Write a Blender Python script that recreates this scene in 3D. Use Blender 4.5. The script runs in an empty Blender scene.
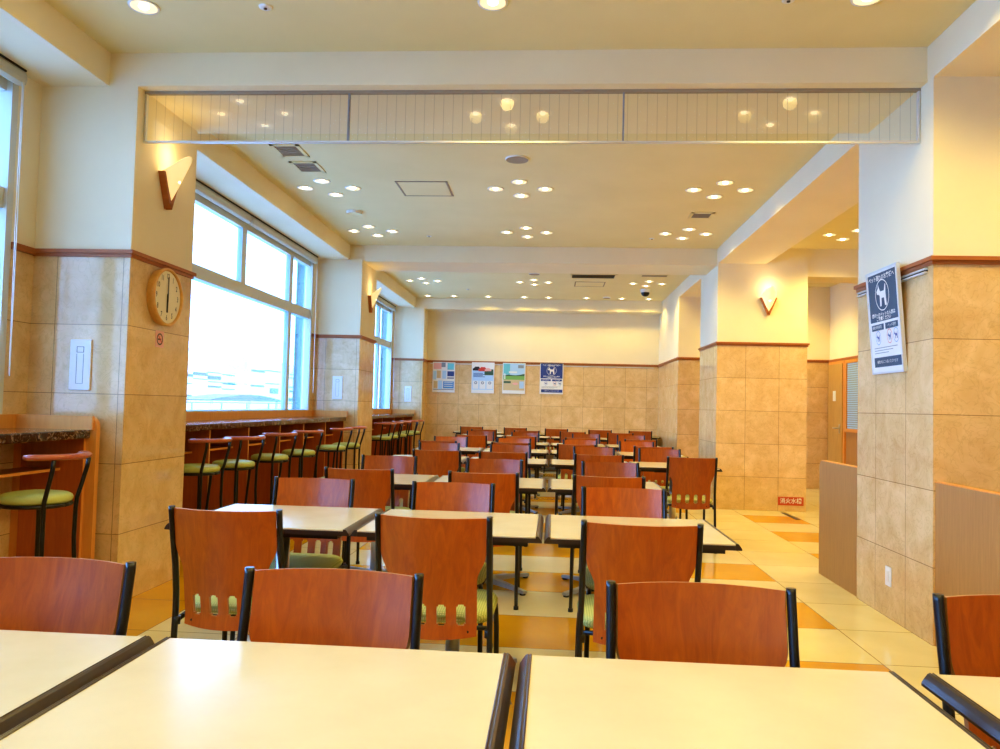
import bpy, math, random
from mathutils import Vector, Matrix
random.seed(7)
C = bpy.context.scene.collection
PI = math.pi

# ------------------------------------------------------------------ materials
def new_mat(name):
    m = bpy.data.materials.new(name); m.use_nodes = True
    nt = m.node_tree; b = nt.nodes['Principled BSDF']
    return m, nt, b
def link(nt, a, b): nt.links.new(a, b)
def simple(name, col, rough=.5, metal=0, coat=0, emit=None, es=0, spec=None):
    m, nt, b = new_mat(name)
    b.inputs['Base Color'].default_value = (*col, 1); b.inputs['Roughness'].default_value = rough
    b.inputs['Metallic'].default_value = metal; b.inputs['Coat Weight'].default_value = coat
    b.inputs['Coat Roughness'].default_value = .12
    if spec is not None: b.inputs['Specular IOR Level'].default_value = spec
    if emit:
        b.inputs['Emission Color'].default_value = (*emit, 1); b.inputs['Emission Strength'].default_value = es
    return m
def ramp(nt, pts):
    r = nt.nodes.new('ShaderNodeValToRGB'); e = r.color_ramp.elements
    e[0].position, e[0].color = pts[0][0], (*pts[0][1], 1)
    e[1].position, e[1].color = pts[-1][0], (*pts[-1][1], 1)
    for p, c in pts[1:-1]:
        x = e.new(p); x.color = (*c, 1)
    return r
def wood(name, c1, c2, scale=(14, 14, 1.2), rough=.3, coat=.5, vary=0.0):
    m, nt, b = new_mat(name)
    tc = nt.nodes.new('ShaderNodeTexCoord'); mp = nt.nodes.new('ShaderNodeMapping')
    mp.inputs['Scale'].default_value = scale
    n = nt.nodes.new('ShaderNodeTexNoise'); n.inputs['Scale'].default_value = 3.2; n.inputs['Detail'].default_value = 8
    n.inputs['Distortion'].default_value = 1.1; n.inputs['Roughness'].default_value = .65
    oi = nt.nodes.new('ShaderNodeObjectInfo'); ad = nt.nodes.new('ShaderNodeVectorMath'); ad.operation = 'ADD'
    mu = nt.nodes.new('ShaderNodeMath'); mu.operation = 'MULTIPLY'; mu.inputs[1].default_value = 31
    link(nt, oi.outputs['Random'], mu.inputs[0]); link(nt, tc.outputs['Object'], ad.inputs[0]); link(nt, mu.outputs[0], ad.inputs[1])
    link(nt, ad.outputs[0], mp.inputs['Vector']); link(nt, mp.outputs[0], n.inputs['Vector'])
    r = ramp(nt, [(.3, c1), (.7, c2)]); link(nt, n.outputs['Fac'], r.inputs[0])
    if vary:
        hs = nt.nodes.new('ShaderNodeHueSaturation'); mr = nt.nodes.new('ShaderNodeMapRange')
        mr.inputs['To Min'].default_value = 1 - vary; mr.inputs['To Max'].default_value = 1 + vary
        link(nt, oi.outputs['Random'], mr.inputs['Value']); link(nt, mr.outputs[0], hs.inputs['Value'])
        link(nt, r.outputs[0], hs.inputs['Color']); link(nt, hs.outputs[0], b.inputs['Base Color'])
    else: link(nt, r.outputs[0], b.inputs['Base Color'])
    b.inputs['Roughness'].default_value = rough; b.inputs['Coat Weight'].default_value = coat; b.inputs['Coat Roughness'].default_value = .16
    return m
def marble_tile(name, c1, c2, vein, w=.41, h=.41, ox=0.0, oz=0.0, rough=.10):
    m, nt, b = new_mat(name)
    tc = nt.nodes.new('ShaderNodeTexCoord'); uv = nt.nodes.new('ShaderNodeMapping')
    uv.inputs['Location'].default_value = (-ox, -oz, 0)
    link(nt, tc.outputs['UV'], uv.inputs['Vector'])
    br = nt.nodes.new('ShaderNodeTexBrick'); br.offset = 0; br.squash = 1
    br.inputs['Scale'].default_value = 1; br.inputs['Brick Width'].default_value = w; br.inputs['Row Height'].default_value = h
    br.inputs['Mortar Size'].default_value = .0022; br.inputs['Mortar Smooth'].default_value = .1
    br.inputs['Color1'].default_value = (1, 1, 1, 1); br.inputs['Color2'].default_value = (.90, .89, .87, 1); br.inputs['Mortar'].default_value = (.45, .38, .3, 1)
    link(nt, uv.outputs[0], br.inputs['Vector'])
    n = nt.nodes.new('ShaderNodeTexNoise'); n.inputs['Scale'].default_value = 5.5; n.inputs['Detail'].default_value = 9; n.inputs['Distortion'].default_value = .7
    n.inputs['Roughness'].default_value = .62
    link(nt, tc.outputs['Object'], n.inputs['Vector'])
    r = ramp(nt, [(.32, c1), (.68, c2)]); link(nt, n.outputs['Fac'], r.inputs[0])
    n2 = nt.nodes.new('ShaderNodeTexNoise'); n2.inputs['Scale'].default_value = 9; n2.inputs['Detail'].default_value = 6; n2.inputs['Distortion'].default_value = 2.2
    link(nt, tc.outputs['Object'], n2.inputs['Vector'])
    r2 = ramp(nt, [(.47, (0, 0, 0)), (.50, (.3, .3, .3)), (.53, (0, 0, 0))]); link(nt, n2.outputs['Fac'], r2.inputs[0])
    mx = nt.nodes.new('ShaderNodeMix'); mx.data_type = 'RGBA'
    link(nt, r2.outputs[0], mx.inputs[0]); link(nt, r.outputs[0], mx.inputs[6]); mx.inputs[7].default_value = (*vein, 1)
    mm = nt.nodes.new('ShaderNodeMix'); mm.data_type = 'RGBA'; mm.blend_type = 'MULTIPLY'; mm.inputs[0].default_value = 1
    link(nt, mx.outputs[2], mm.inputs[6]); link(nt, br.outputs['Color'], mm.inputs[7]); link(nt, mm.outputs[2], b.inputs['Base Color'])
    b.inputs['Roughness'].default_value = rough
    bp = nt.nodes.new('ShaderNodeBump'); bp.inputs['Strength'].default_value = .25; bp.inputs['Distance'].default_value = .002
    inv = nt.nodes.new('ShaderNodeMath'); inv.operation = 'SUBTRACT'; inv.inputs[0].default_value = 1
    link(nt, br.outputs['Fac'], inv.inputs[1]); link(nt, inv.outputs[0], bp.inputs['Height']); link(nt, bp.outputs[0], b.inputs['Normal'])
    return m
def floor_mat(name, c1, c2):
    m, nt, b = new_mat(name)
    tc = nt.nodes.new('ShaderNodeTexCoord')
    mp = nt.nodes.new('ShaderNodeMapping'); mp.inputs['Location'].default_value = (-1.64, -3.90, 0)
    link(nt, tc.outputs['UV'], mp.inputs['Vector'])
    br = nt.nodes.new('ShaderNodeTexBrick'); br.offset = 0; br.squash = 1
    br.inputs['Scale'].default_value = 1; br.inputs['Brick Width'].default_value = .615; br.inputs['Row Height'].default_value = .593
    br.inputs['Mortar Size'].default_value = .003; br.inputs['Color1'].default_value = (1, 1, 1, 1); br.inputs['Color2'].default_value = (.93, .93, .93, 1)
    br.inputs['Mortar'].default_value = (.35, .27, .15, 1)
    link(nt, mp.outputs[0], br.inputs['Vector'])
    n = nt.nodes.new('ShaderNodeTexNoise'); n.inputs['Scale'].default_value = 3; n.inputs['Detail'].default_value = 6
    link(nt, tc.outputs['Object'], n.inputs['Vector'])
    r = ramp(nt, [(.3, c1), (.7, c2)]); link(nt, n.outputs['Fac'], r.inputs[0])
    mm = nt.nodes.new('ShaderNodeMix'); mm.data_type = 'RGBA'; mm.blend_type = 'MULTIPLY'; mm.inputs[0].default_value = 1
    link(nt, r.outputs[0], mm.inputs[6]); link(nt, br.outputs['Color'], mm.inputs[7]); link(nt, mm.outputs[2], b.inputs['Base Color'])
    b.inputs['Roughness'].default_value = .13
    return m
def noisy(name, c1, c2, scale, rough=.5, coat=0, bump=0, detail=6, distort=0, lo=.35, hi=.65):
    m, nt, b = new_mat(name)
    tc = nt.nodes.new('ShaderNodeTexCoord'); n = nt.nodes.new('ShaderNodeTexNoise')
    n.inputs['Scale'].default_value = scale; n.inputs['Detail'].default_value = detail; n.inputs['Distortion'].default_value = distort
    link(nt, tc.outputs['Object'], n.inputs['Vector'])
    r = ramp(nt, [(lo, c1), (hi, c2)]); link(nt, n.outputs['Fac'], r.inputs[0]); link(nt, r.outputs[0], b.inputs['Base Color'])
    b.inputs['Roughness'].default_value = rough; b.inputs['Coat Weight'].default_value = coat
    if bump:
        bp = nt.nodes.new('ShaderNodeBump'); bp.inputs['Strength'].default_value = bump; bp.inputs['Distance'].default_value = .002
        link(nt, n.outputs['Fac'], bp.inputs['Height']); link(nt, bp.outputs[0], b.inputs['Normal'])
    return m
def fabric(name, c1, c2):
    m, nt, b = new_mat(name)
    tc = nt.nodes.new('ShaderNodeTexCoord'); br = nt.nodes.new('ShaderNodeTexBrick'); br.offset = 0
    br.inputs['Scale'].default_value = 1; br.inputs['Brick Width'].default_value = .009; br.inputs['Row Height'].default_value = .009
    br.inputs['Mortar Size'].default_value = .0016; br.inputs['Color1'].default_value = (*c1, 1); br.inputs['Color2'].default_value = (*c1, 1)
    br.inputs['Mortar'].default_value = (*c2, 1)
    link(nt, tc.outputs['Object'], br.inputs['Vector']); link(nt, br.outputs['Color'], b.inputs['Base Color'])
    b.inputs['Roughness'].default_value = .75; b.inputs['Sheen Weight'].default_value = 0
    return m
def glass_mat(name, tint, refl_lo, refl_hi, wires=False, milk=0.0):
    m = bpy.data.materials.new(name); m.use_nodes = True; nt = m.node_tree; nt.nodes.clear()
    o = nt.nodes.new('ShaderNodeOutputMaterial'); t = nt.nodes.new('ShaderNodeBsdfTransparent'); t.inputs[0].default_value = (*tint, 1)
    g = nt.nodes.new('ShaderNodeBsdfGlossy'); g.inputs['Roughness'].default_value = .01; g.inputs['Color'].default_value = (1, 1, 1, 1)
    fr = nt.nodes.new('ShaderNodeFresnel'); fr.inputs[0].default_value = 1.5
    mr = nt.nodes.new('ShaderNodeMapRange'); mr.inputs['To Min'].default_value = refl_lo; mr.inputs['To Max'].default_value = refl_hi
    link(nt, fr.outputs[0], mr.inputs['Value'])
    mx = nt.nodes.new('ShaderNodeMixShader'); link(nt, mr.outputs[0], mx.inputs[0]); link(nt, t.outputs[0], mx.inputs[1]); link(nt, g.outputs[0], mx.inputs[2])
    last = mx
    d = nt.nodes.new('ShaderNodeBsdfDiffuse'); d.inputs[0].default_value = (.75, .72, .6, 1)
    if milk:
        m2 = nt.nodes.new('ShaderNodeMixShader'); m2.inputs[0].default_value = milk
        link(nt, last.outputs[0], m2.inputs[1]); link(nt, d.outputs[0], m2.inputs[2]); last = m2
    if wires:
        d2 = nt.nodes.new('ShaderNodeBsdfDiffuse'); d2.inputs[0].default_value = (.30, .25, .15, 1)
        tc = nt.nodes.new('ShaderNodeTexCoord'); sx = nt.nodes.new('ShaderNodeSeparateXYZ'); link(nt, tc.outputs['Object'], sx.inputs[0])
        md = nt.nodes.new('ShaderNodeMath'); md.operation = 'PINGPONG'; md.inputs[1].default_value = .0285
        lt = nt.nodes.new('ShaderNodeMath'); lt.operation = 'LESS_THAN'; lt.inputs[1].default_value = .0017
        hf = nt.nodes.new('ShaderNodeMath'); hf.operation = 'MULTIPLY'; hf.inputs[1].default_value = .24
        link(nt, sx.outputs[0], md.inputs[0]); link(nt, md.outputs[0], lt.inputs[0]); link(nt, lt.outputs[0], hf.inputs[0])
        m3 = nt.nodes.new('ShaderNodeMixShader'); link(nt, hf.outputs[0], m3.inputs[0]); link(nt, last.outputs[0], m3.inputs[1]); link(nt, d2.outputs[0], m3.inputs[2]); last = m3
    link(nt, last.outputs[0], o.inputs[0])
    return m

M = {}
M['paint'] = noisy('wall_paint', (.815, .71, .475), (.845, .74, .505), 2, .75)
M['ceil'] = noisy('ceiling_paint', (.76, .66, .35), (.79, .69, .38), 2, .8)
TC = ((.67, .44, .19), (.82, .59, .31), (.46, .27, .09))
M['tile_front'] = marble_tile('beige_marble_tile', *TC, ox=2.40)
M['tile_side'] = marble_tile('beige_marble_tile_side', *TC, ox=4.58)
M['tile_back'] = marble_tile('beige_marble_tile_back', *TC, ox=-1.87)
M['tile_left'] = marble_tile('beige_marble_tile_left', *TC, ox=-2.56)
M['tile_lside'] = marble_tile('beige_marble_tile_left_side', *TC, w=.82, ox=4.33)
M['floor_c'] = floor_mat('cream_floor_tile', (.78, .68, .36), (.86, .76, .43))
M['floor_o'] = floor_mat('ochre_floor_tile', (.66, .33, .006), (.76, .41, .010))
M['rail'] = wood('red_brown_rail_wood', (.33, .10, .02), (.44, .14, .028), (1.5, 1.5, 12), .45, 0)
M['chair'] = wood('red_brown_plywood', (.34, .064, .004), (.52, .120, .006), (10, 10, 1.5), .34, .22, .10)
M['chair_edge'] = simple('plywood_edge', (.42, .2, .08), .5)
M['stool_wood'] = wood('red_stool_wood', (.40, .08, .03), (.52, .13, .05), (6, 6, 6), .3, .5)
M['counter_wood'] = wood('orange_brown_laminate', (.38, .085, .014), (.50, .13, .022), (9, 9, 1), .35, .3)
M['counter_edge'] = wood('light_orange_edge', (.66, .27, .05), (.76, .34, .07), (9, 9, 1), .45, 0)
M['part_wood'] = wood('brown_partition_laminate', (.38, .18, .045), (.49, .245, .065), (26, 26, 1.2), .45, 0)
M['door_wood'] = wood('door_veneer', (.48, .27, .06), (.58, .34, .08), (9, 9, 1), .4, .2)
M['marble_d'] = noisy('dark_brown_marble', (.035, .018, .012), (.40, .28, .20), 34, .12, .3, distort=1.6, lo=.52, hi=.72)
M['black'] = simple('black_painted_steel', (.006, .006, .008), .32, 0, .1)
M['edge'] = simple('dark_brown_edge_strip', (.032, .018, .013), .3, 0, .3)
M['black_soft'] = simple('black_rubber', (.015, .015, .015), .6)
M['top'] = noisy('cream_table_laminate', (.62, .53, .33), (.67, .58, .37), 5, .2, .1)
M['top'].node_tree.nodes['Principled BSDF'].inputs['Specular IOR Level'].default_value = .36
M['top'].node_tree.nodes['Principled BSDF'].inputs['Coat Weight'].default_value = 0
M['chrome'] = simple('brushed_steel', (.62, .60, .56), .28, .9)
M['greymetal'] = simple('grey_cast_metal', (.38, .40, .42), .4, .6)
M['alu'] = simple('pale_aluminium', (.70, .70, .68), .35, .5)
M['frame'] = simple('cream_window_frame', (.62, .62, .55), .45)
M['frame_d'] = simple('window_frame_daylight_tint', (.40, .50, .54), .45)  # same frame as the cream one, bluish daylight painted into the colour
M['green'] = fabric('green_woven_seat', (.62, .62, .22), (.36, .40, .09))
M['green_v'] = noisy('green_vinyl', (.42, .44, .10), (.50, .52, .14), 8, .45, .1)
M['white'] = simple('white_plastic', (.80, .80, .78), .4)
M['offwhite'] = simple('off_white_paper', (.78, .77, .72), .5)
M['navy'] = simple('navy_print', (.03, .06, .24), .3)
M['navy_l'] = simple('slate_blue_print', (.045, .085, .14), .2)
M['blue'] = simple('blue_print', (.10, .30, .60), .35)
M['sky'] = simple('pale_blue_print', (.42, .62, .80), .35)
M['teal'] = simple('teal_print', (.15, .50, .55), .4)
M['red'] = simple('red_print', (.62, .05, .02), .4)
M['redsign'] = simple('red_orange_sign', (.55, .07, .02), .4)
M['pink'] = simple('pink_print', (.80, .42, .36), .5)
M['grass'] = simple('green_print', (.20, .42, .10), .5)
M['dgreen'] = simple('dark_green_print', (.05, .11, .06), .5)
M['tan'] = simple('tan_print', (.62, .48, .26), .5)
M['ink'] = simple('black_ink', (.02, .02, .02), .5)
M['greyprint'] = simple('grey_print', (.25, .27, .30), .5)
M['clockwood'] = wood('honey_wood', (.62, .30, .05), (.74, .40, .09), (8, 8, 8), .35, .3)
M['face'] = simple('cream_clock_face', (.80, .72, .50), .5)
M['blind'] = simple('beige_blind_cassette', (.55, .53, .42), .5)
M['soot'] = simple('dark_grille', (.06, .045, .03), .6)
M['ventgrey'] = simple('vent_grey', (.36, .29, .2), .8)
M['bulb'] = simple('glowing_bulb', (1, .9, .7), .4, emit=(1, .84, .55), es=7)
M['refl'] = simple('downlight_reflector', (.95, .85, .62), .3, .6, emit=(1, .80, .45), es=.75)
M['shade'] = simple('frosted_glass_shade', (.95, .85, .6), .4, emit=(1, .76, .34), es=.55)
M['globe'] = simple('lamp_glow', (1, .9, .7), .4, emit=(1, .84, .5), es=3)
M['glass'] = glass_mat('window_glass', (.97, 1, 1), .01, .6)
M['wired'] = glass_mat('wired_glass', (.93, .95, .88), .03, .9, True, .05)
M['jamb'] = marble_tile('blue_shaded_exterior_tile', (.05, .15, .15), (.06, .17, .17), (.04, .13, .14), w=.2, h=.07, rough=.6)  # blue of the skylit shade is put into the tile colour
M['bwhite'] = simple('white_render', (.75, .78, .80), .8)
M['bblue'] = simple('pale_blue_glazing', (.035, .095, .075), .4)
M['gutter'] = simple('dark_floor_slot', (.07, .06, .05), .5)
M['ground'] = simple('pale_paving', (.6, .66, .7), .8)
M['railing'] = simple('grey_blue_railing', (.12, .24, .30), .5)

# ------------------------------------------------------------------ mesh builder
class MB:
    def __init__(s): s.v = []; s.f = []; s.m = []; s.mats = []; s.sm = []
    def mi(s, mat):
        if mat not in s.mats: s.mats.append(mat)
        return s.mats.index(mat)
    def face(s, idx, mat, smooth=False): s.f.append(tuple(idx)); s.m.append(s.mi(mat)); s.sm.append(smooth)
    def add(s, pts): i = len(s.v); s.v += [tuple(p) for p in pts]; return i
    def box(s, x0, x1, y0, y1, z0, z1, mat, mats=None):
        i = s.add([(x0, y0, z0), (x1, y0, z0), (x1, y1, z0), (x0, y1, z0), (x0, y0, z1), (x1, y0, z1), (x1, y1, z1), (x0, y1, z1)])
        F = [('b', (0, 3, 2, 1)), ('t', (4, 5, 6, 7)), ('f', (0, 1, 5, 4)), ('r', (1, 2, 6, 5)), ('k', (2, 3, 7, 6)), ('l', (3, 0, 4, 7))]
        for k, f in F: s.face([i + a for a in f], (mats or {}).get(k, mat))
        return s
    def bbox(s, x0, x1, y0, y1, z0, z1, mat, r=.004):
        # box with chamfered vertical and horizontal edges
        X = (x0 + x1) / 2; Y = (y0 + y1) / 2
        def ring(ix, z): return [(x0 + ix + r, y0 + ix, z), (x1 - ix - r, y0 + ix, z), (x1 - ix, y0 + ix + r, z), (x1 - ix, y1 - ix - r, z), (x1 - ix - r, y1 - ix, z), (x0 + ix + r, y1 - ix, z), (x0 + ix, y1 - ix - r, z), (x0 + ix, y0 + ix + r, z)]
        s.loft([ring(r, z0), ring(0, z0 + r), ring(0, z1 - r), ring(r, z1)], mat, cap=True); return s
    def loft(s, rings, mat, cap=True, smooth=False, closed=True):
        n = len(rings[0]); ids = [s.add(r) for r in rings]
        for a, b in zip(ids[:-1], ids[1:]):
            for k in range(n if closed else n - 1):
                s.face([a + k, a + (k + 1) % n, b + (k + 1) % n, b + k], mat, smooth)
        if cap:
            s.face([ids[0] + k for k in reversed(range(n))], mat); s.face([ids[-1] + k for k in range(n)], mat)
        return s
    def lathe(s, prof, mat, n=24, c=(0, 0, 0), smooth=True, cap=True):
        s.loft([[(c[0] + r * math.cos(2 * PI * k / n), c[1] + r * math.sin(2 * PI * k / n), c[2] + z) for k in range(n)] for r, z in prof], mat, cap, smooth); return s
    def tube(s, pts, r, mat, n=10, rx=None, smooth=True):
        # tube along a polyline with mitred joints
        P = [Vector(p) for p in pts]; rings = []
        up = None
        for i, p in enumerate(P):
            d = (P[min(i + 1, len(P) - 1)] - P[max(i - 1, 0)]).normalized()
            if up is None: up = Vector((1, 0, 0)) if abs(d.x) < .9 else Vector((0, 0, 1))
            a = (up - d * up.dot(d)).normalized(); b = d.cross(a); up = a
            ra = rx if rx else r
            rings.append([tuple(p + a * (ra * math.cos(2 * PI * k / n)) + b * (r * math.sin(2 * PI * k / n))) for k in range(n)])
        s.loft(rings, mat, True, smooth); return s
    def prism(s, poly, ax, a0, a1, mat, smooth=False):
        def P(u, v, w): return {'x': (w, u, v), 'y': (u, w, v), 'z': (u, v, w)}[ax]
        s.loft([[P(u, v, a0) for u, v in poly], [P(u, v, a1) for u, v in poly]], mat, True, smooth); return s
    def grid(s, fn, us, vs, mat, smooth=True, skip=None):
        i = s.add([fn(u, v) for v in vs for u in us]); n = len(us)
        for b in range(len(vs) - 1):
            for a in range(n - 1):
                if skip and skip(a, b): continue
                s.face([i + b * n + a, i + b * n + a + 1, i + (b + 1) * n + a + 1, i + (b + 1) * n + a], mat, smooth)
        return s
    def xf(s, mtx, start=0):
        s.v[start:] = [tuple(mtx @ Vector(p)) for p in s.v[start:]]; return s
    def build(s, name, parent=None, loc=None, bevel=None):
        me = bpy.data.meshes.new(name); me.from_pydata(s.v, [], s.f)
        for m in s.mats: me.materials.append(m)
        me.polygons.foreach_set('material_index', s.m); me.polygons.foreach_set('use_smooth', s.sm)
        uv = me.uv_layers.new(name='UVMap'); me.update()
        for p in me.polygons:
            n = p.normal; ax = max(range(3), key=lambda k: abs(n[k]))
            for li in p.loop_indices:
                c = me.vertices[me.loops[li].vertex_index].co
                uv.data[li].uv = (c.y, c.z) if ax == 0 else (c.x, c.z) if ax == 1 else (c.x, c.y)
        o = bpy.data.objects.new(name, me); C.objects.link(o)
        if parent: o.parent = parent
        if loc: o.location = loc
        if bevel:
            b = o.modifiers.new('bevel', 'BEVEL'); b.width = bevel; b.segments = 2; b.limit_method = 'ANGLE'
        return o
def tag(o, label, cat, group=None):
    o['label'] = label; o['category'] = cat
    if group: o['group'] = group
    return o
def thing(name, label, cat, loc=(0, 0, 0), rz=0, group=None):
    o = bpy.data.objects.new(name, None); C.objects.link(o); o.location = loc; o.rotation_euler = (0, 0, rz); o.empty_display_size = .1
    return tag(o, label, cat, group)
def struct(mb, name, label=None, cat=None, parent=None):
    o = mb.build(name, parent); o['kind'] = 'structure'
    if label: o['label'] = label; o['category'] = cat
    return o
def dup(root, loc, rz, label, group=None):
    r = root.copy(); C.objects.link(r); r.location = loc; r.rotation_euler = (0, 0, rz); r['label'] = label
    if group: r['group'] = group
    for ch in list(root.children):
        c = ch.copy(); C.objects.link(c); c.parent = r
        for g in list(ch.children):
            d = g.copy(); C.objects.link(d); d.parent = c
    return r
def text_into(mb, body, size, mat, mtx, align='CENTER', sx=1.0, bold=0):
    cu = bpy.data.curves.new('t', 'FONT'); cu.body = body; cu.size = size; cu.align_x = align; cu.align_y = 'CENTER'; cu.offset = bold
    cu.resolution_u = 2
    o = bpy.data.objects.new('t', cu); C.objects.link(o)
    dg = bpy.context.evaluated_depsgraph_get(); dg.update()
    me = bpy.data.meshes.new_from_object(o.evaluated_get(dg))
    S = Matrix.Diagonal((sx, 1, 1, 1))
    i = mb.add([mtx @ (S @ v.co) for v in me.vertices])
    for p in me.polygons: mb.face([i + k for k in p.vertices], mat)
    bpy.data.objects.remove(o); bpy.data.curves.remove(cu); bpy.data.meshes.remove(me)

# ------------------------------------------------------------------ setting
XR, XL, XW = 2.045, -2.52, -3.12        # right column face, left column face, window wall
ZC, ZS, ZR = 3.28, 3.08, 2.06           # ceiling, soffits, wainscot height
YB, YF, XA = 15.03, -1.6, 4.47          # back wall, wall behind the camera, aisle wall

# floor, cell by cell
def orange(xc, k):
    if xc < -2.09: return True
    if -1.585 < xc < .35: return k % 2 == 0
    if .35 < xc < 1.64: return k % 2 == 1
    if 2.255 < xc < 2.87: return k % 2 == 0
    return False
mb = MB()
INN = [-2.735, -2.09, -1.585, -.94, .35, .995, 1.64]
xs = [-3.6] + INN[:-1] + [1.64 + .615 * i for i in range(0, 5)] + [XA + .2]
def tile_u(x):
    if x >= 1.64: return x
    for k, (a, b) in enumerate(zip(INN[:-1], INN[1:])):
        if a - 1e-4 <= x <= b: return 1.64 + .615 * (k - 6 + (x - a) / (b - a))
    return 1.64 - .615 * 6 + (x - INN[0])
for k in range(-10, 19):
    y0 = 3.90 + .593 * k
    for a, b in zip(xs[:-1], xs[1:]):
        if b <= a: continue
        i = mb.add([(a, y0, 0), (b, y0, 0), (b, y0 + .593, 0), (a, y0 + .593, 0)])
        mb.face([i, i + 1, i + 2, i + 3], M['floor_o'] if orange((a + b) / 2, k) else M['floor_c'])
fo = struct(mb, 'floor')
for li, l in enumerate(fo.data.loops):
    c = fo.data.vertices[l.vertex_index].co; fo.data.uv_layers[0].data[li].uv = (tile_u(c.x), c.y)
mb = MB(); mb.box(2.80, 2.85, 8.98, 9.56, .0005, .004, M['gutter']); struct(mb, 'trim_1', 'dark narrow slot cover set in the floor before the fire tank wall', 'floor slot')

# ceiling slabs
def ceil_box(nm, *a): return struct(MB().box(*a, M['ceil']), nm)
struct(MB().box(-2.70, XR, YF, YB + .2, ZC, ZC + .15, M['ceil']), 'ceiling')
struct(MB().box(2.64, XA + .2, YF, 12.8, ZC, ZC + .15, M['ceil']), 'ceiling_aisle')
struct(MB().box(-3.45, -2.70, YF, YB + .2, ZS, ZC + .15, M['paint']), 'ceiling_soffit_left')
struct(MB().box(XR, 2.64, YF, YB + .2, ZS, ZC + .15, M['paint']), 'ceiling_soffit_right')
struct(MB().box(-2.70, XR, 4.33, 5.13, ZS, ZC, M['paint']), 'ceiling_beam')
struct(MB().box(-2.70, XR, 9.78, 10.50, 3.065, ZC, M['paint']), 'ceiling_beam')
struct(MB().box(-2.70, XR, 14.62, YB, 3.065, ZC, M['paint']), 'ceiling_beam')
struct(MB().box(3.15, XA, 9.74, 10.2, 2.93, ZC, M['paint']), 'ceiling_beam')
struct(MB().box(2.64, 3.15, 9.74, 10.2, 2.93, ZC, M['paint']), 'ceiling_beam')

def column(nm, x0, x1, y0, y1, tf, ts, split=None):
    mb = MB(); ztop = ZS
    mb.box(x0, x1, y0, y1, 0, ZR, M[tf], {'l': M[ts], 'r': M[ts]})
    mb.box(x0, x1, y0, y1, ZR, ztop, M['paint'])
    if split: mb.box(split, x1, y0, y1, ZS, ZC, M['paint'])
    return struct(mb, nm)
def rail(n, x0, x1, y0, y1):
    mb = MB(); d = .022
    mb.box(x0 - d * .45, x1 + d * .45, y0 - d * .45, y1 + d * .45, 2.045, 2.066, M['rail'])
    mb.box(x0 - d, x1 + d, y0 - d, y1 + d, 2.066, 2.088, M['rail'])
    struct(mb, 'trim_%d' % n)
column('wall_right_column', XR, 3.15, 4.26, 5.28, 'tile_front', 'tile_side', 2.64); rail(2, XR, 3.15, 4.26, 5.28)
column('wall_right_column', XR, 3.15, 9.715, 10.83, 'tile_front', 'tile_side', 2.64); rail(3, XR, 3.15, 9.715, 10.83)
column('wall_right_block', XR, XA, 12.69, YB + .1, 'tile_front', 'tile_side', 2.64); rail(4, XR, XA, 12.69, YB + .1)
column('wall_left_column', -3.30, XL, 4.33, 5.10, 'tile_left', 'tile_lside'); rail(5, XW, XL, 4.33, 5.10)
column('wall_left_column', -3.30, XL, 9.735, 10.56, 'tile_left', 'tile_lside'); rail(6, XW, XL, 9.735, 10.56)
column('wall_left_column', -3.30, XL, 14.58, YB + .1, 'tile_left', 'tile_lside'); rail(7, XW, XL, 14.58, YB + .1)
# back wall
mb = MB(); mb.box(XL, XR, YB, YB + .15, 0, ZR, M['tile_back']); mb.box(XL, XR, YB, YB + .15, ZR, ZC, M['paint']); struct(mb, 'wall_back')
mb = MB(); mb.box(XL, XR, YB - .02, YB, 2.066, 2.088, M['rail']); mb.box(XL, XR, YB - .010, YB, 2.045, 2.066, M['rail']); struct(mb, 'trim_8')
# wall behind camera, aisle wall
struct(MB().box(-3.45, XA + .2, YF - .15, YF, 0, ZC, M['paint']), 'wall_front')
mb = MB(); mb.box(XA, XA + .15, YF, 12.75, 0, ZR, M['part_wood']); mb.box(XA, XA + .15, YF, 12.75, ZR, ZC + .1, M['paint'])
struct(mb, 'wall_right')
struct(MB().box(XA - .02, XA, YF, 12.69, 2.05, 2.085, M['rail']), 'trim_9')

# left window wall: piers, bands and windows
mb = MB()
ZB, ZT = 1.08, 3.02
BAYS = [(-1.45, 4.13, [.55, 2.05, 3.42], [3.42]), (5.22, 9.60, [6.08, 7.42, 8.82], [8.82]), (10.68, 14.50, [11.9, 13.5], [13.5])]
prev = YF
TL = M['tile_left']
for a, b, _, _ in BAYS:
    mb.box(-3.34, XW, prev, a, 0, ZR, TL, {'f': M['jamb'], 'k': M['jamb']}); mb.box(-3.34, XW, prev, a, ZR, ZS, M['paint'], {'f': M['jamb'], 'k': M['jamb']})
    mb.box(-3.34, XW, a, b, 0, ZB, TL, {'t': M['frame']}); mb.box(-3.34, XW, a, b, ZT, ZS, M['paint']); prev = b
mb.box(-3.34, XW, prev, YB + .1, 0, ZR, TL, {'f': M['jamb']}); mb.box(-3.34, XW, prev, YB + .1, ZR, ZS, M['paint'], {'f': M['jamb']})
struct(mb, 'wall_left')
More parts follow.
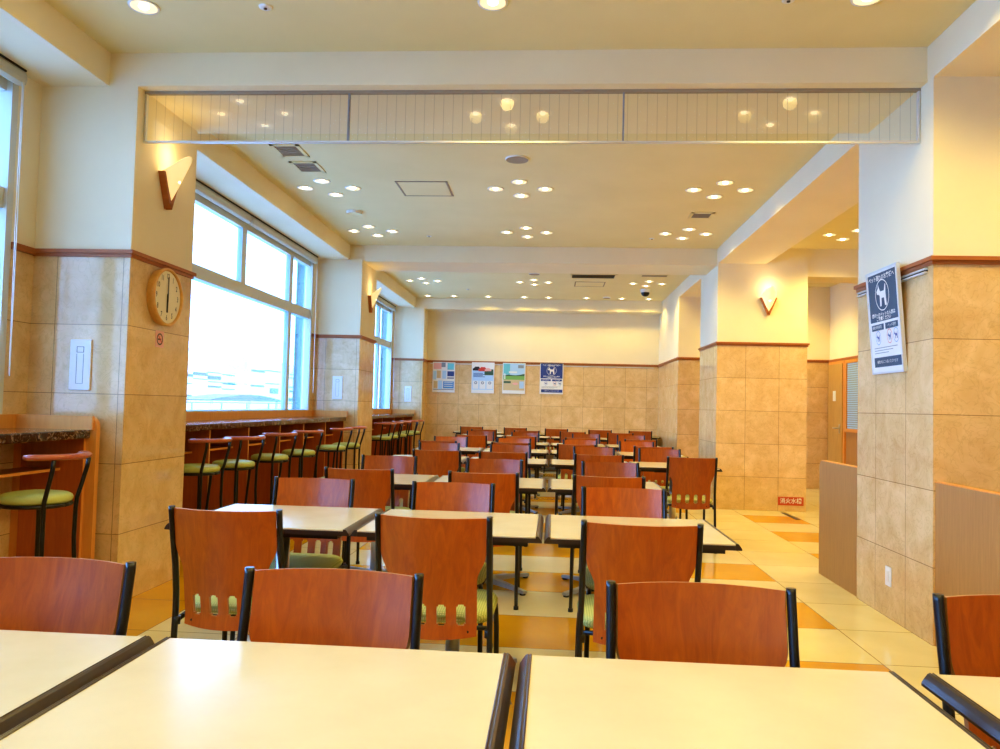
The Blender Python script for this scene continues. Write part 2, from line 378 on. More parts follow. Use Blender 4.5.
for n, (a, b, up, lo) in enumerate(BAYS):
    w = MB()
    fr, fd = M['frame'], M['frame_d']
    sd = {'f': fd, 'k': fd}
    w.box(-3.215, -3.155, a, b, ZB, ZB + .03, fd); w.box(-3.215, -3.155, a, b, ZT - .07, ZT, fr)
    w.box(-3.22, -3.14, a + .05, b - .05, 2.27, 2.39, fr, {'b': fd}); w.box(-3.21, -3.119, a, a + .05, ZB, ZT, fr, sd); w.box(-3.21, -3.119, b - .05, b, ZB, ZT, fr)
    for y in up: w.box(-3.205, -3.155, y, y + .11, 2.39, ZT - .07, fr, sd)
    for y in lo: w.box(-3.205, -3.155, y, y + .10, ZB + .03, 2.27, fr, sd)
    wo = struct(w, 'window_%d' % (n + 1))
    p = MB().box(-3.20, -3.194, a + .05, b - .06, ZB + .03, 2.27, M['glass']); p.box(-3.20, -3.194, a + .05, b - .06, 2.39, ZT - .07, M['glass'])
    p.build('pane', wo)
    bl = thing('roller_blind', ['beige rolled blind cassette over the nearest left window', 'beige rolled blind cassette over the big middle window', 'beige rolled blind cassette over the farthest small window'][n], 'blind', (0, 0, 0), 0, 'roller blinds over the windows')
    segs = [(a + .02, (a + b) / 2 - .02), ((a + b) / 2 + .02, b - .02)]
    for q, (s0, s1) in enumerate(segs):
        prof = [(-3.118, 3.070), (-3.118, 2.995), (-3.09, 2.985), (-3.062, 2.995), (-3.055, 3.02), (-3.058, 3.05), (-3.07, 3.070)]
        c = MB().prism([(u, v) for u, v in prof], 'y', s0, s1, M['blind']); c.build('cassette', bl)
    h = MB().box(-3.10, -3.060, a + .02, b - .02, 3.070, 3.0795, M['black_soft']); h.build('head_track', bl)
    ch = MB(); y0 = b - .05
    ch.tube([(-3.06, y0, 3.0), (-3.065, y0 + .005, 2.2), (-3.06, y0 + .01, 1.35), (-3.065, y0 + .02, 1.32), (-3.07, y0 + .028, 1.35), (-3.065, y0 + .02, 2.2), (-3.06, y0 + .01, 3.0)], .0028, M['white'], 6)
    ch.build('pull_chain', bl)
# side rail pieces on the window wall
for n, (y0, y1) in enumerate([(4.13, 4.33), (9.60, 9.735), (14.50, 14.58)]):
    struct(MB().box(XW, XW + .02, y0, y1, 2.05, 2.088, M['rail']), 'trim_%d' % (10 + n))

# aisle door and window
mb = MB(); mb.box(XA - .03, XA, 11.98, 12.66, 0, 2.045, M['counter_edge'])
door = struct(mb, 'door_1')
MB().box(XA - .045, XA - .03, 12.03, 12.62, .01, 2.0, M['door_wood']).build('door_leaf', door)
h = MB(); h.tube([(XA - .045, 12.12, 1.0), (XA - .10, 12.12, 1.0), (XA - .105, 12.24, 1.0)], .009, M['chrome']); h.box(XA - .052, XA - .044, 12.10, 12.14, .92, 1.06, M['chrome']); h.build('door_handle', door)
MB().box(XA - .05, XA - .044, 12.28, 12.40, 1.42, 1.58, M['offwhite']).build('door_plate', door)
mb = MB()
for a in ((11.30, 11.36, .95, 2.04), (11.88, 11.94, .95, 2.04), (11.36, 11.88, .95, 1.0), (11.36, 11.88, 1.99, 2.04)): mb.box(XA - .04, XA, *a, M['counter_edge'])
wn = struct(mb, 'window_4')
mb = MB()
for k in range(30): mb.box(XA - .022, XA - .012, 11.36, 11.88, 1.005 + k * .033, 1.028 + k * .033, M['sky'])
mb.build('blind_slats', wn); MB().box(XA - .010, XA - .004, 11.36, 11.88, 1, 1.99, M['greyprint']).build('pane', wn)

# ------------------------------------------------------------------ smoke barrier of wired glass
sb = thing('glass_smoke_barrier', 'hanging wired glass smoke barrier under the front ceiling beam', 'glass barrier', (0, 4.42, 3.08))
X0, X1 = XL, XR
f = MB(); f.box(X0, X1, -.014, .014, -.016, 0, M['ventgrey']); f.build('top_channel', sb)
f = MB(); f.box(X0, X1, -.010, .010, -.316, -.304, M['alu']); f.build('bottom_rail', sb)
for x in (X0 + .008, -1.255, .375, X1 - .008): MB().box(x - .0045, x + .0045, -.012, .012, -.303, -.016, M['greyprint'] if -2 < x < 1 else M['alu']).build('mullion', sb)
for a, b in ((X0 + .014, -1.261), (-1.249, .369), (.381, X1 - .014)):
    MB().grid(lambda u, v: (u, 0, v), [a, b], [-.303, -.016], M['wired'], False).build('glass_pane', sb)

# ------------------------------------------------------------------ downlights
RIM = MB().lathe([(.062, -.004), (.078, -.006), (.080, -.001), (.078, .0), (.060, .0)], M['white'], 28, cap=False)
def downlight_proto():
    t = thing('downlight', '', 'downlight', (0, 0, ZC))
    RIM.build('trim_ring', t)
    # shallow bowl just proud of the slab so the opening reads as a lit reflector
    MB().lathe([(.066, -.0045), (.045, -.0025), (.03, -.0015), (.001, -.001)], M['refl'], 28, cap=False).build('reflector', t)
    MB().lathe([(.001, -.014), (.017, -.012), (.026, -.006), (.027, -.002)], M['bulb'], 16, cap=False).build('bulb', t)
    return t
proto = downlight_proto(); first = True
LD = bpy.data.lights.new('downlight_lamp', 'SPOT'); LD.energy = 17.5; LD.color = (1, .78, .24); LD.spot_size = math.radians(142); LD.spot_blend = .55; LD.shadow_soft_size = .045
LD2 = LD.copy(); LD2.energy = 30; LD3 = LD.copy(); LD3.energy = 1.0
def lamp(x, y, par, e=None):
    o = bpy.data.objects.new('lamp', LD2 if par.location.x > 2.7 else LD3 if par.location.x < -1.8 else LD); C.objects.link(o); o.location = (0, 0, -.03); o.parent = par
def downlight(x, y, label, group):
    global first
    if first: t = proto; first = False; t.location = (x, y, ZC); t['label'] = label; t['group'] = group
    else: t = dup(proto, (x, y, ZC), 0, label, group)
    LAMPS.append(t)
LAMPS = []
colnm = {-2.2: 'left window side', -.35: 'middle of the ceiling', 1.51: 'right column side', 3.37: 'right aisle'}
rownm = {-.1: 'added unseen behind the viewpoint', 1.77: 'above the viewpoint', 3.57: 'before the glass barrier', 7.15: 'just beyond the glass barrier', 8.96: 'before the middle beam', 12.58: 'in the far bay'}
spots = [(x, y) for y in (-.1, 1.77, 3.57, 7.15, 8.96, 12.58) for x in (-2.2, -.35, 1.51)] + [(3.37, 8.94), (3.37, 3.57), (3.37, 12.0), (3.37, 6.9)]  # rear row, and aisle clusters except the cross beam one, added unseen for light
rownm.update({8.94: 'before its cross beam', 12.0: 'added unseen at the far end', 6.9: 'added unseen midway along'})
for x, y in spots:
    for dx, dy, w in ((0, .23, 'farthest'), (0, -.23, 'nearest'), (-.235, 0, 'left'), (.235, 0, 'right')):
        if x == 3.37 and y > 9.2 and dy < 0 and False: continue
        downlight(x + dx, y + dy, 'round downlight, %s of four, %s, %s' % (w, colnm[x], rownm[y]), 'recessed downlights in clusters of four')
for k, x in enumerate((-2.42, -1.92, -1.26, -.58, -.12, .59, 1.25, 1.75)):
    downlight(x, 14.33, 'small wall washing downlight before the back wall beam, %s' % (['in the left corner', 'second from the left corner', 'above the first poster gap', 'above the green poster', 'above the dog poster', 'right of the dog poster', 'near the dome camera', 'in the right corner'][k]), 'wall washing downlights at the back')
for t in LAMPS: lamp(0, 0, t)

# ceiling fittings
def ceil_vent(x, y, w, d, label, grille=M['ventgrey'], slats=5):
    t = thing('ceiling_vent', label, 'ceiling vent', (x, y, ZC), 0)
    f = MB(); a = .03
    f.box(-w / 2, w / 2, -d / 2, -d / 2 + a, -.008, 0, M['ceil']); f.box(-w / 2, w / 2, d / 2 - a, d / 2, -.008, 0, M['ceil'])
    f.box(-w / 2, -w / 2 + a, -d / 2, d / 2, -.008, 0, M['ceil']); f.box(w / 2 - a, w / 2, -d / 2, d / 2, -.008, 0, M['ceil']); f.build('frame', t)
    g = MB(); g.box(-w / 2 + a, w / 2 - a, -d / 2 + a, d / 2 - a, -.003, 0, grille)
    for k in range(slats):
        y0 = -d / 2 + a + (d - 2 * a) * (k + .5) / slats; g.box(-w / 2 + a, w / 2 - a, y0 - .004, y0 + .004, -.011, -.003, grille)
    g.build('grille', t)
ceil_vent(-2.21, 6.07, .24, .30, 'square grille vent in the ceiling, nearer of two by the window side')
ceil_vent(-2.20, 6.50, .24, .30, 'square grille vent in the ceiling, farther of two by the window side')
ceil_vent(1.52, 8.09, .24, .24, 'square grille vent between two downlight clusters on the right')
ceil_vent(.59, 11.93, .72, .38, 'long dark air slot in the far bay ceiling', M['soot'], 3)
ceil_vent(1.52, 11.80, .44, .18, 'small flat vent in the far bay ceiling near the right beam')
def hatch(x, y, w, d, label):
    t = thing('ceiling_hatch', label, 'ceiling hatch', (x, y, ZC))
    f = MB(); a = .018; g = M['ventgrey']
    f.box(-w / 2, w / 2, -d / 2, -d / 2 + a, -.005, 0, g); f.box(-w / 2, w / 2, d / 2 - a, d / 2, -.005, 0, g); f.box(-w / 2, -w / 2 + a, -d / 2, d / 2, -.005, 0, g); f.box(w / 2 - a, w / 2, -d / 2, d / 2, -.005, 0, g)
    f.build('frame', t); MB().box(-w / 2 + a, w / 2 - a, -d / 2 + a, d / 2 - a, -.003, 0, M['ceil']).build('panel', t)
hatch(-1.265, 7.16, .49, .49, 'square access hatch outlined in the ceiling of the middle bay')
hatch(.57, 12.71, .50, .48, 'small access hatch outlined in the far bay ceiling')
def disc(name, x, y, r, label, cat, mat, h=.012):
    t = thing(name, label, cat, (x, y, ZC))
    MB().lathe([(r, 0), (r, -h * .5), (r * .93, -h)], M['offwhite'], 28, cap=False).build('ring', t)
    MB().lathe([(r * .93, -h), (r * .6, -h * .6), (.001, -h * .55)], mat, 28, cap=False).build('grille', t)
disc('ceiling_speaker', -.34, 6.27, .10, 'round brown ceiling speaker in the middle of the middle bay', 'speaker', M['ventgrey'])
disc('smoke_detector', -2.19, 8.04, .085, 'flat round smoke detector between window side downlight clusters', 'detector', M['ceil'], .03)
disc('ceiling_speaker', -.33, 11.78, .09, 'round ceiling speaker in the far bay left of the long air slot', 'speaker', M['ventgrey'])
disc('smoke_detector', .96, 14.2, .07, 'flat round detector before the back beam', 'detector', M['ventgrey'], .02)
for k, (x, y, l) in enumerate([(-1.55, 3.82, 'left of the front middle downlight'), (1.13, 3.81, 'beside the front right downlight'), (-1.56, 9.20, 'before the middle beam on the left'), (1.15, 9.22, 'before the middle beam on the right'), (-1.55, 13.45, 'in the far bay on the left')]):
    t = thing('sprinkler_head', 'tiny dark sprinkler head in the ceiling ' + l, 'sprinkler', (x, y, ZC), 0, 'sprinkler heads')
    MB().lathe([(.034, 0), (.032, -.006), (.02, -.008), (.001, -.008)], M['offwhite'], 16, cap=False).build('cover', t)
    MB().lathe([(.009, -.008), (.009, -.013), (.001, -.014)], M['soot'], 12, cap=False).build('nozzle', t)
t = thing('dome_camera', 'dark dome security camera hanging in the far bay right side', 'camera', (1.55, 13.2, ZC))
MB().lathe([(.085, 0), (.085, -.05), (.075, -.055)], M['white'], 24, cap=False).build('housing', t)
MB().lathe([(.072, -.055), (.068, -.085), (.05, -.11), (.02, -.122), (.001, -.124)], M['black'], 24, cap=False).build('dome', t)

# ------------------------------------------------------------------ wall sconces
def sconce(label, loc, rz, energy):
    t = thing('wall_sconce', label, 'wall lamp', loc, rz, 'wall sconces on the columns')   # local: wall plane y=0, room towards -y
    f = MB()
    for s in (-1, 1):
        f.loft([[(s * .105, 0, .11), (s * .083, 0, .11), (s * .083, -.042, .11), (s * .105, -.042, .11)],
                [(s * .011, 0, -.11), (s * -.011, 0, -.09), (s * -.011, -.042, -.09), (s * .011, -.042, -.11)]], M['rail'])
    f.build('bracket', t)
    g = MB(); n = 15; m = 10
    def P(u, v):
        a = PI * u; w = v ** .85
        rim = .11 + .12 * math.sin(a) ** 1.4
        R = .094 * w; D = .155 * v ** .62
        return (-R * math.cos(a), -.006 - D * math.sin(a) * (.72 + .28 * v), -.095 + (.095 + rim) * v)
    g.grid(P, [i / n for i in range(n + 1)], [j / m for j in range(m + 1)], M['shade'])
    o = g.build('glass_shade', t); sm = o.modifiers.new('s', 'SOLIDIFY'); sm.thickness = .005
    MB().lathe([(.001, .10), (.03, .08), (.04, .04), (.03, 0), (.001, -.02)], M['globe'], 16, (0, -.062, .06), cap=False).build('bulb', t)
    L = bpy.data.lights.new('sconce_lamp', 'POINT'); L.energy = energy; L.color = (1, .80, .48); L.shadow_soft_size = .04
    o = bpy.data.objects.new('lamp', L); C.objects.link(o); o.parent = t; o.location = (0, -.11, .25)
sconce('glowing half cone wall lamp on the near left column above the clock', (XL, 4.70, 2.54), PI / 2, 1.1)
sconce('half cone wall lamp on the middle left column beside the far windows', (XL, 10.18, 2.55), PI / 2, .7)
sconce('glowing half cone wall lamp on the middle right column', (2.665, 9.715, 2.54), 0, 1.3)

# ------------------------------------------------------------------ tables
def make_table():
    t = thing('dining_table', '', 'table')
    b = MB(); b.bbox(-.363, .363, -.325, .325, .693, .700, M['top'], .0015); b.build('tabletop', t)
    for s in (-1, 1):
        pr = [(.362, .7008), (.364, .7022), (.366, .7005), (.368, .7005), (.370, .7018), (.375, .699), (.381, .691), (.387, .681), (.387, .6755), (.362, .675)]
        e = MB().prism([(s * x, z) for x, z in pr], 'y', -.326, .326, M['edge']); o = e.build('edge_strip', t)
    a = MB(); a.box(-.362, .362, -.3245, .3245, .675, .693, M['edge']); a.box(-.33, .33, -.29, .29, .655, .675, M['black']); a.build('apron', t)
    p = MB(); p.box(-.20, .20, -.20, .20, .643, .655, M['black'])
    p.lathe([(.031, .03), (.031, .643)], M['chrome'], 20); p.lathe([(.06, .02), (.06, .05), (.036, .07), (.031, .075)], M['greymetal'], 20); p.build('pedestal', t)
    for k in range(4):
        q = MB(); q.loft([[(.03, -.030, .022), (.03, .030, .022), (.03, .022, .060), (.03, -.022, .060)], [(.22, -.024, .020), (.22, .024, .020), (.22, .016, .044), (.22, -.016, .044)],
                          [(.375, -.020, .012), (.375, .020, .012), (.375, .014, .030), (.375, -.014, .030)]], M['greymetal'])
        q.lathe([(.02, 0), (.02, .012)], M['black_soft'], 12, (.355, 0, 0)); q.xf(Matrix.Rotation(PI / 4 + k * PI / 2, 4, 'Z')); q.build('foot', t)
    return t
ROWY = [1.295, 3.39, 5.23, 7.30, 8.965, 10.775, 13.17, 14.69]
COLX = [-1.20, -.418, .365, 1.143]
ROWN = ['nearest row', 'second row', 'third row', 'fourth row', 'fifth row', 'sixth row', 'seventh row', 'back wall row']
COLN = ['window side', 'left of centre', 'right of centre', 'far right']
TABLES = []
for r in range(8):
    if r == 7: xs_ = [(x, n) for x, n in zip([-1.49, -.71, .07, .85, 1.625], ['window end', 'second from window end', 'middle', 'second from right end', 'right end'])]
    else: xs_ = [(COLX[c], COLN[c]) for c in range(4 if r not in (1, 2) else 3)]
    for x, n in xs_: TABLES.append((x - (.035 if r == 0 and x < 1 else 0), ROWY[r], 'cream square table with dark side edges, %s, %s' % (n, ROWN[r])))
tp = make_table()
for i, (x, y, l) in enumerate(TABLES):
    if i == 0: tp.location = (x, y, 0); tp['label'] = l; tp['group'] = 'dining tables in rows'
    else: dup(tp, (x, y, 0), 0, l, 'dining tables in rows')

# ------------------------------------------------------------------ chairs
def panel_w(z):
    if z >= .68: return .191
    if z <= .585: return .160
    u = (z - .585) / .095; u = u * u * (3 - 2 * u)
    return .160 + .031 * u
def post_y(z): return -.055 + .0 * z if z > .80 else (.015 - .07 * (z - .42) / .38 if z > .42 else .015 - .035 * (.42 - z) / .42)
def make_chair():
    t = thing('dining_chair', '', 'chair')
    # backrest
    sx = [-.105, -.035, .035, .105]; hw = .0165
    us = []
    for c in sx: us += [c - hw, c - hw + .006, c + hw - .006, c + hw]
    inner = sorted(us)
    zs = [.375, .395, .42, .427, .46, .493,   .50, .54, .57, .585, .60, .615, .63, .645, .66, .68, .73, .78, .814]
    cols = [('e', -1), ('e', -.93)] + [('a', u) for u in inner] + [('e', .93), ('e', 1)]
    # more columns between slots for a smooth curve
    fill = [('a', v) for v in (-.135, -.07, 0.0, .07, .135)]
    cols = sorted(cols + fill, key=lambda c: c[1] if c[0] == 'a' else c[1] * .5)
    def fn(ci, z):
        k, u = cols[int(ci)]
        w = panel_w(z); x = u * w if k == 'e' else u * (w / .160 if w > .160 else 1) if False else u
        if k == 'e': x = u * w
        y = post_y(z) - .048 * (1 - (x / .19) ** 2)
        if z == .375: z = z - .010 * (1 - (x / .16) ** 2) + .004
        
        return (x, y, z)
    def skip(a, b):
        if not (zs[b] >= .4199 and zs[b + 1] <= .5001): return False
        (ka, xa), (kb, xb) = cols[a], cols[a + 1]
        if ka == 'e' or kb == 'e': return False
        m = (xa + xb) / 2
        for c in sx:
            if abs(m - c) < hw:
                if abs(m - c) > hw - .006 and (b == zs.index(.42) or b == zs.index(.493)): return False
                return True
        return False
    p = MB(); p.mi(M['chair']); p.mi(M['chair_edge']); p.grid(fn, list(range(len(cols))), zs, M['chair'], True, skip)
    o = p.build('backrest', t); s = o.modifiers.new('thick', 'SOLIDIFY'); s.thickness = .011; s.offset = 0; s.material_offset_rim = 1; e = o.modifiers.new('crisp', 'EDGE_SPLIT'); e.split_angle = math.radians(50)
    screws = MB()
    for x in (-.13, .13):
        screws.lathe([(.005, -.003), (.005, .003)], M['black'], 8, (0, 0, 0)); screws.xf(Matrix.Translation((x, post_y(.40) - .048 * (1 - (x / .19) ** 2), .397)) @ Matrix.Rotation(PI / 2, 4, 'X') @ Matrix.Scale(2.2, 4, (0, 0, 1)), len(screws.v) - 16)
    screws.build('screws', o)
    for sgn in (-1, 1):
        l = MB(); x = sgn * .204
        l.tube([(x, -.056, .820), (x, -.055, .805), (x, -.035, .70), (x, -.012, .60), (x + sgn * .002, .006, .50), (x + sgn * .004, .013, .43), (x + sgn * .006, .010, .30), (x + sgn * .006, -.005, .12), (x + sgn * .008, -.018, .02)], .014, M['black'], 10, rx=.011)
        l.tube([(x + sgn * .008, -.018, .02), (x + sgn * .008, -.0185, 0)], .015, M['black_soft'], 10); l.build('leg', t)
        l = MB(); x2 = sgn * .195
        l.tube([(sgn * .19, .36, .399), (x2, .405, .393), (x2, .425, .368), (x2 + sgn * .004, .43, .30), (x2 + sgn * .008, .445, .02)], .011, M['black'], 10)
        l.tube([(x2 + sgn * .008, .445, .02), (x2 + sgn * .008, .445, 0)], .013, M['black_soft'], 10); l.build('leg', t)
    fmb = MB()
    for sgn in (-1, 1):
        fmb.tube([(sgn * .204, .013, .385), (sgn * .200, .10, .394), (sgn * .19, .37, .399)], .010, M['black'], 8)
        fmb.tube([(sgn * .203, .012, .37), (sgn * .203, .014, .385), (sgn * .203, .014, .40)], .0145, M['black'], 8)
    fmb.tube([(-.19, .36, .399), (.19, .36, .399)], .009, M['black'], 8); fmb.tube([(-.20, .06, .391), (.20, .06, .391)], .009, M['black'], 8); fmb.build('seat_frame', t)
    se = MB()
    def ring(wx, wy, z, cy=.235):
        out = []
        for k in range(36):
            a = 2 * PI * k / 36; c, s_ = math.cos(a), math.sin(a); e = .42
            out.append((wx * math.copysign(abs(c) ** e, c), cy + wy * math.copysign(abs(s_) ** e, s_), z))
        return out
    se.loft([ring(.185, .19, .406), ring(.205, .205, .411), ring(.212, .212, .425), ring(.207, .207, .440), ring(.19, .19, .449), ring(.12, .12, .454), ring(.01, .01, .455)], M['green'], True, True)
    se.build('seat', t)
    return t
cp = make_chair(); firstc = [True]
def chair(x, y, face, label, rz=0):
    r = (0 if face == 'away' else PI) + rz
    g = 'dining chairs with red brown backs'
    if firstc[0]:
        firstc[0] = False; cp.location = (x, y, 0); cp.rotation_euler = (0, 0, r); cp['label'] = label; cp['group'] = g; return cp
    return dup(cp, (x, y, 0), r, label, g)
NEAR = {2: (2.81, [-1.19, -.42, .325]), 3: (4.66, [-1.165, -.405, .345]), 4: (6.72, [-1.005, -.42, .41, 1.205]), 5: (8.44, [-1.26, -.45, .27, 1.10]),
        6: (10.25, [-1.08, -.42, .39, 1.17]), 7: (12.72, [-1.13, -.42, .34, 1.12]), 8: (14.16, [-1.49, -.68, .08, .88, 1.61])}
FAR = {1: (1.74, [-1.211, -.508, .348, 1.08]), 2: (3.86, [-1.23, -.50, .37]), 3: (5.70, [-1.23, -.425, .44]), 4: (7.86, [-1.17, -.425, .435, 1.10]), 5: (9.45, [-1.26, -.47, .35, 1.04]), 6: (11.68, [-1.10, -.41, .52, 1.20])}
for r, (y, xs_) in NEAR.items():
    for k, x in enumerate(xs_):
        nm = COLN[k] if r < 8 else ['window end', 'second from window end', 'middle', 'second from right end', 'right end'][k]
        chair(x, y - .01 + random.uniform(-.012, .012), 'away', 'red brown chair, back to camera, near side, %s table, %s' % (nm, ROWN[r - 1] if r < 8 else 'back wall row'), random.uniform(-.015, .015))
for r, (y, xs_) in FAR.items():
    for k, x in enumerate(xs_):
        chair(x, y + random.uniform(-.006, .006), 'cam', 'red brown chair facing camera, far side, %s table, %s' % (COLN[k], ROWN[r - 1]), random.uniform(-.01, .01))

# ------------------------------------------------------------------ bar counters and stools
def counter(y0, y1, divs, label, endnear=False, endfar=True):
    t = thing('window_counter', label, 'counter', (0, 0, 0), 0, 'window counters')
    XF = -2.66
    w = MB(); w.bbox(XW, XF, y0, y1, .972, 1.022, M['marble_d'], .006); w.build('worktop', t)
    b = MB(); b.box(XW, XW + .02, y0, y1, 1.022, 1.10, M['counter_edge'], {'r': M['counter_edge']}); 
    b.box(XW, XF + .02, y1 - .02, y1, 1.022, 1.10, M['counter_edge']); b.build('backsplash', t)
    R = .06; arc = [(XF + .035 - R + R * math.sin(a * PI / 12), 1.10 - R + R * math.cos(a * PI / 12)) for a in range(7)]
    pr = [(XW, 0), (XW, 1.10)] + arc + [(XF + .035, 0)]
    if endfar: MB().prism(pr, 'y', y1, y1 + .035, M['counter_edge']).build('end_panel', t)
    if endnear: MB().prism(pr, 'y', y0 - .035, y0, M['counter_edge']).build('end_panel', t)
    for y in divs + [y1 - .02]:
        d = MB(); d.box(XW + .06, XF - .025, y, y + .02, 0, .972, M['counter_wood'], {'r': M['counter_edge']}); d.build('divider', t)
    s = MB(); s.box(XW + .10, XW + .30, y0, y1, .785, .80, M['counter_wood'], {'r': M['counter_edge']}); s.build('shelf', t)
counter(-.6, 4.24, [.9, 2.4], 'marble topped bar counter under the nearest window, left foreground')
counter(5.10, 9.70, [5.83, 6.60, 7.38, 8.10, 8.89], 'long marble topped bar counter under the big middle window', endfar=False)
counter(10.56, 14.545, [11.2, 11.93, 12.83, 13.6], 'marble topped bar counter under the farthest window', endfar=False)

def make_stool():
    t = thing('bar_stool', '', 'stool')      # local: back towards +x
    s = MB(); s.lathe([(.05, .684), (.148, .684), (.160, .692), (.164, .706), (.158, .721), (.14, .730), (.10, .736), (.001, .738)], M['green_v'], 36); s.build('seat', t)
    n = 28
    for rr, z, th, nm_ in ((.155, .676, .010, 'seat_ring'), (.195, .26, .008, 'footrest_ring')):
        r = MB(); pts = [(rr * math.cos(2 * PI * k / n), rr * math.sin(2 * PI * k / n), z) for k in range(n + 1)]; r.tube(pts, th, M['black'], 8); r.build(nm_, t)
    for a in (125, 235):
        c, s_ = math.cos(math.radians(a)), math.sin(math.radians(a))
        l = MB(); l.tube([(.15 * c, .15 * s_, .682), (.163 * c, .163 * s_, .66), (.195 * c, .195 * s_, .3), (.225 * c, .225 * s_, 0)], .011, M['black']); l.build('leg', t)
    for a in (-1, 1):
        c, s_ = math.cos(math.radians(39)), a * math.sin(math.radians(39))
        l = MB(); l.tube([(.188, a * .122, .905), (.182, a * .120, .86), (.158, a * .116, .77), (.178 * c, .178 * s_, .70), (.174 * c, .174 * s_, .65), (.172 * c, .172 * s_, .5), (.185 * c, .185 * s_, .26), (.215 * c, .215 * s_, 0)], .0105, M['black']); l.build('leg', t)
    b = MB(); n = 20; rings = []
    for k in range(n + 1):
        u = -1 + 2 * k / n; al = math.radians(80) * u
        th = .021 * (1 if abs(u) < .95 else .7); hh = .0155 * (1 if abs(u) < .95 else .75)
        dx, dy = math.cos(al), math.sin(al)
        rings.append([(.055 + .165 * dx + dx * th * math.cos(q * PI / 4 + .39), .19 * dy + dy * th * math.cos(q * PI / 4 + .39), .918 + hh * math.sin(q * PI / 4 + .39)) for q in range(8)])
    b.loft(rings, M['stool_wood'], True, True); b.build('back_bar', t)
    return t
sp = make_stool()
ST = [(-2.55, 3.64, -5, 'green seated bar stool alone at the nearest counter, left edge'),
      (-2.58, 5.42, -16, 'green seated bar stool beside the clock column, nearest at the long counter'),
      (-2.51, 5.90, -22, 'green seated bar stool, second from the clock column at the long counter'),
      (-2.52, 6.70, -23, 'green seated bar stool, third from the clock column at the long counter'),
      (-2.50, 7.42, -21, 'green seated bar stool, fourth from the clock column at the long counter'),
      (-2.45, 8.35, -11, 'green seated bar stool turned sideways, second from the middle left column'),
      (-2.43, 8.90, 0, 'green seated bar stool turned sideways, beside the middle left column'),
      (-2.50, 10.98, -35, 'green seated bar stool just behind the middle left column'),
      (-2.50, 11.50, -35, 'green seated bar stool, second along the farthest counter'),
      (-2.50, 12.15, -30, 'green seated bar stool, third along the farthest counter'),
      (-2.50, 12.80, -30, 'green seated bar stool, fourth along the farthest counter'),
      (-2.50, 13.40, -20, 'green seated bar stool, last along the farthest counter')]
for i, (x, y, a, l) in enumerate(ST):
    if i == 0: sp.location = (x, y, 0); sp.rotation_euler = (0, 0, math.radians(a)); sp['label'] = l; sp['group'] = 'bar stools at the window counters'
    else: dup(sp, (x, y, 0), math.radians(a), l, 'bar stools at the window counters')

# ------------------------------------------------------------------ low partitions
def partition(y0, y1, label, round0):
    t = thing('low_partition', label, 'partition', (0, 0, 0))
    R = .05
    if round0: poly = [(y0, 0), (y1, 0)] + [(y1 - R + R * math.cos(a * PI / 12), .86 - R + R * math.sin(a * PI / 12)) for a in range(7)] + [(y0, .86)]
    else: poly = [(y0, 0), (y1, 0), (y1, .865), (y0, .865)]
    MB().prism(poly, 'x', XR + .012, XR + .052, M['part_wood']).build('panel', t)
    MB().box(XR + .010, XR + .054, y0, y1 - (R if round0 else 0), .858 if round0 else .864, .864 if round0 else .870, M['counter_edge']).build('top_edge', t)
partition(5.28, 6.04, 'brown waist high wooden partition behind the right tiled column', True)
partition(2.2, 4.26, 'brown waist high wooden partition in front of the right tiled column', False)

# ------------------------------------------------------------------ clock, plates and signs
t = thing('wall_clock', 'round wooden rimmed wall clock on the near left column showing six', 'clock', (XL, 4.70, 1.86), PI / 2)  # local: faces -y after rotation -> +x
def disk_pts(r, y, n=48): return [(r * math.cos(2 * PI * k / n), y, r * math.sin(2 * PI * k / n)) for k in range(n)]
r_ = MB(); r_.loft([disk_pts(.178, 0), disk_pts(.186, -.03), disk_pts(.186, -.050), disk_pts(.180, -.056), disk_pts(.170, -.054), disk_pts(.167, -.040)], M['clockwood'], False, True); r_.build('rim', t)
MB().loft([disk_pts(.168, -.036), disk_pts(.168, -.041)], M['face']).build('clock_face', t)
nm = MB()
for h in range(1, 13):
    a = PI / 2 - h * PI / 6
    text_into(nm, str(h), .048, M['ink'], Matrix.Translation((.133 * math.cos(a), -.0415, .133 * math.sin(a))) @ Matrix.Rotation(PI / 2, 4, 'X'), sx=.75, bold=.0008)
nm.build('numerals', t)
MB().box(-.007, .007, -.046, -.043, -.098, .02, M['ink']).build('hour_hand', t); MB().box(-.0035, .0035, -.049, -.0465, -.03, .13, M['ink']).build('minute_hand', t)

def wall_sign(name, label, cat, loc, rz, w, h, th=.006, mat='offwhite', group=None):
    t = thing(name, label, cat, loc, rz, group); MB().box(-w / 2, w / 2, -th, 0, -h / 2, h / 2, M[mat]).build('board', t); return t
TX = lambda x, y, z: Matrix.Translation((x, y, z)) @ Matrix.Rotation(PI / 2, 4, 'X')
t = wall_sign('no_smoking_sign', 'small pink no smoking sign below the wall clock', 'sign', (XL, 4.70, 1.59), PI / 2, .10, .105, .003, 'pink')
s = MB()
def ring2(mb, r0, r1, y, mat, cx=0, cz=0, n=28, sx=1, sz=1):
    i = mb.add([(cx + sx * r * math.cos(2 * PI * k / n), y, cz + sz * r * math.sin(2 * PI * k / n)) for k in range(n) for r in (r0, r1)])
    for k in range(n): a = i + 2 * k; b = i + 2 * ((k + 1) % n); mb.face([a, a + 1, b + 1, b], mat)
ring2(s, .029, .038, -.0035, M['ink']); s.box(-.022, .014, -.0042, -.003, -.006, .004, M['ink'])
i = s.add([(-.024, -.0045, .020), (-.018, -.0045, .026), (.026, -.0045, -.018), (.020, -.0045, -.024)]); s.face([i, i + 1, i + 2, i + 3], M['red']); s.build('symbol', t)

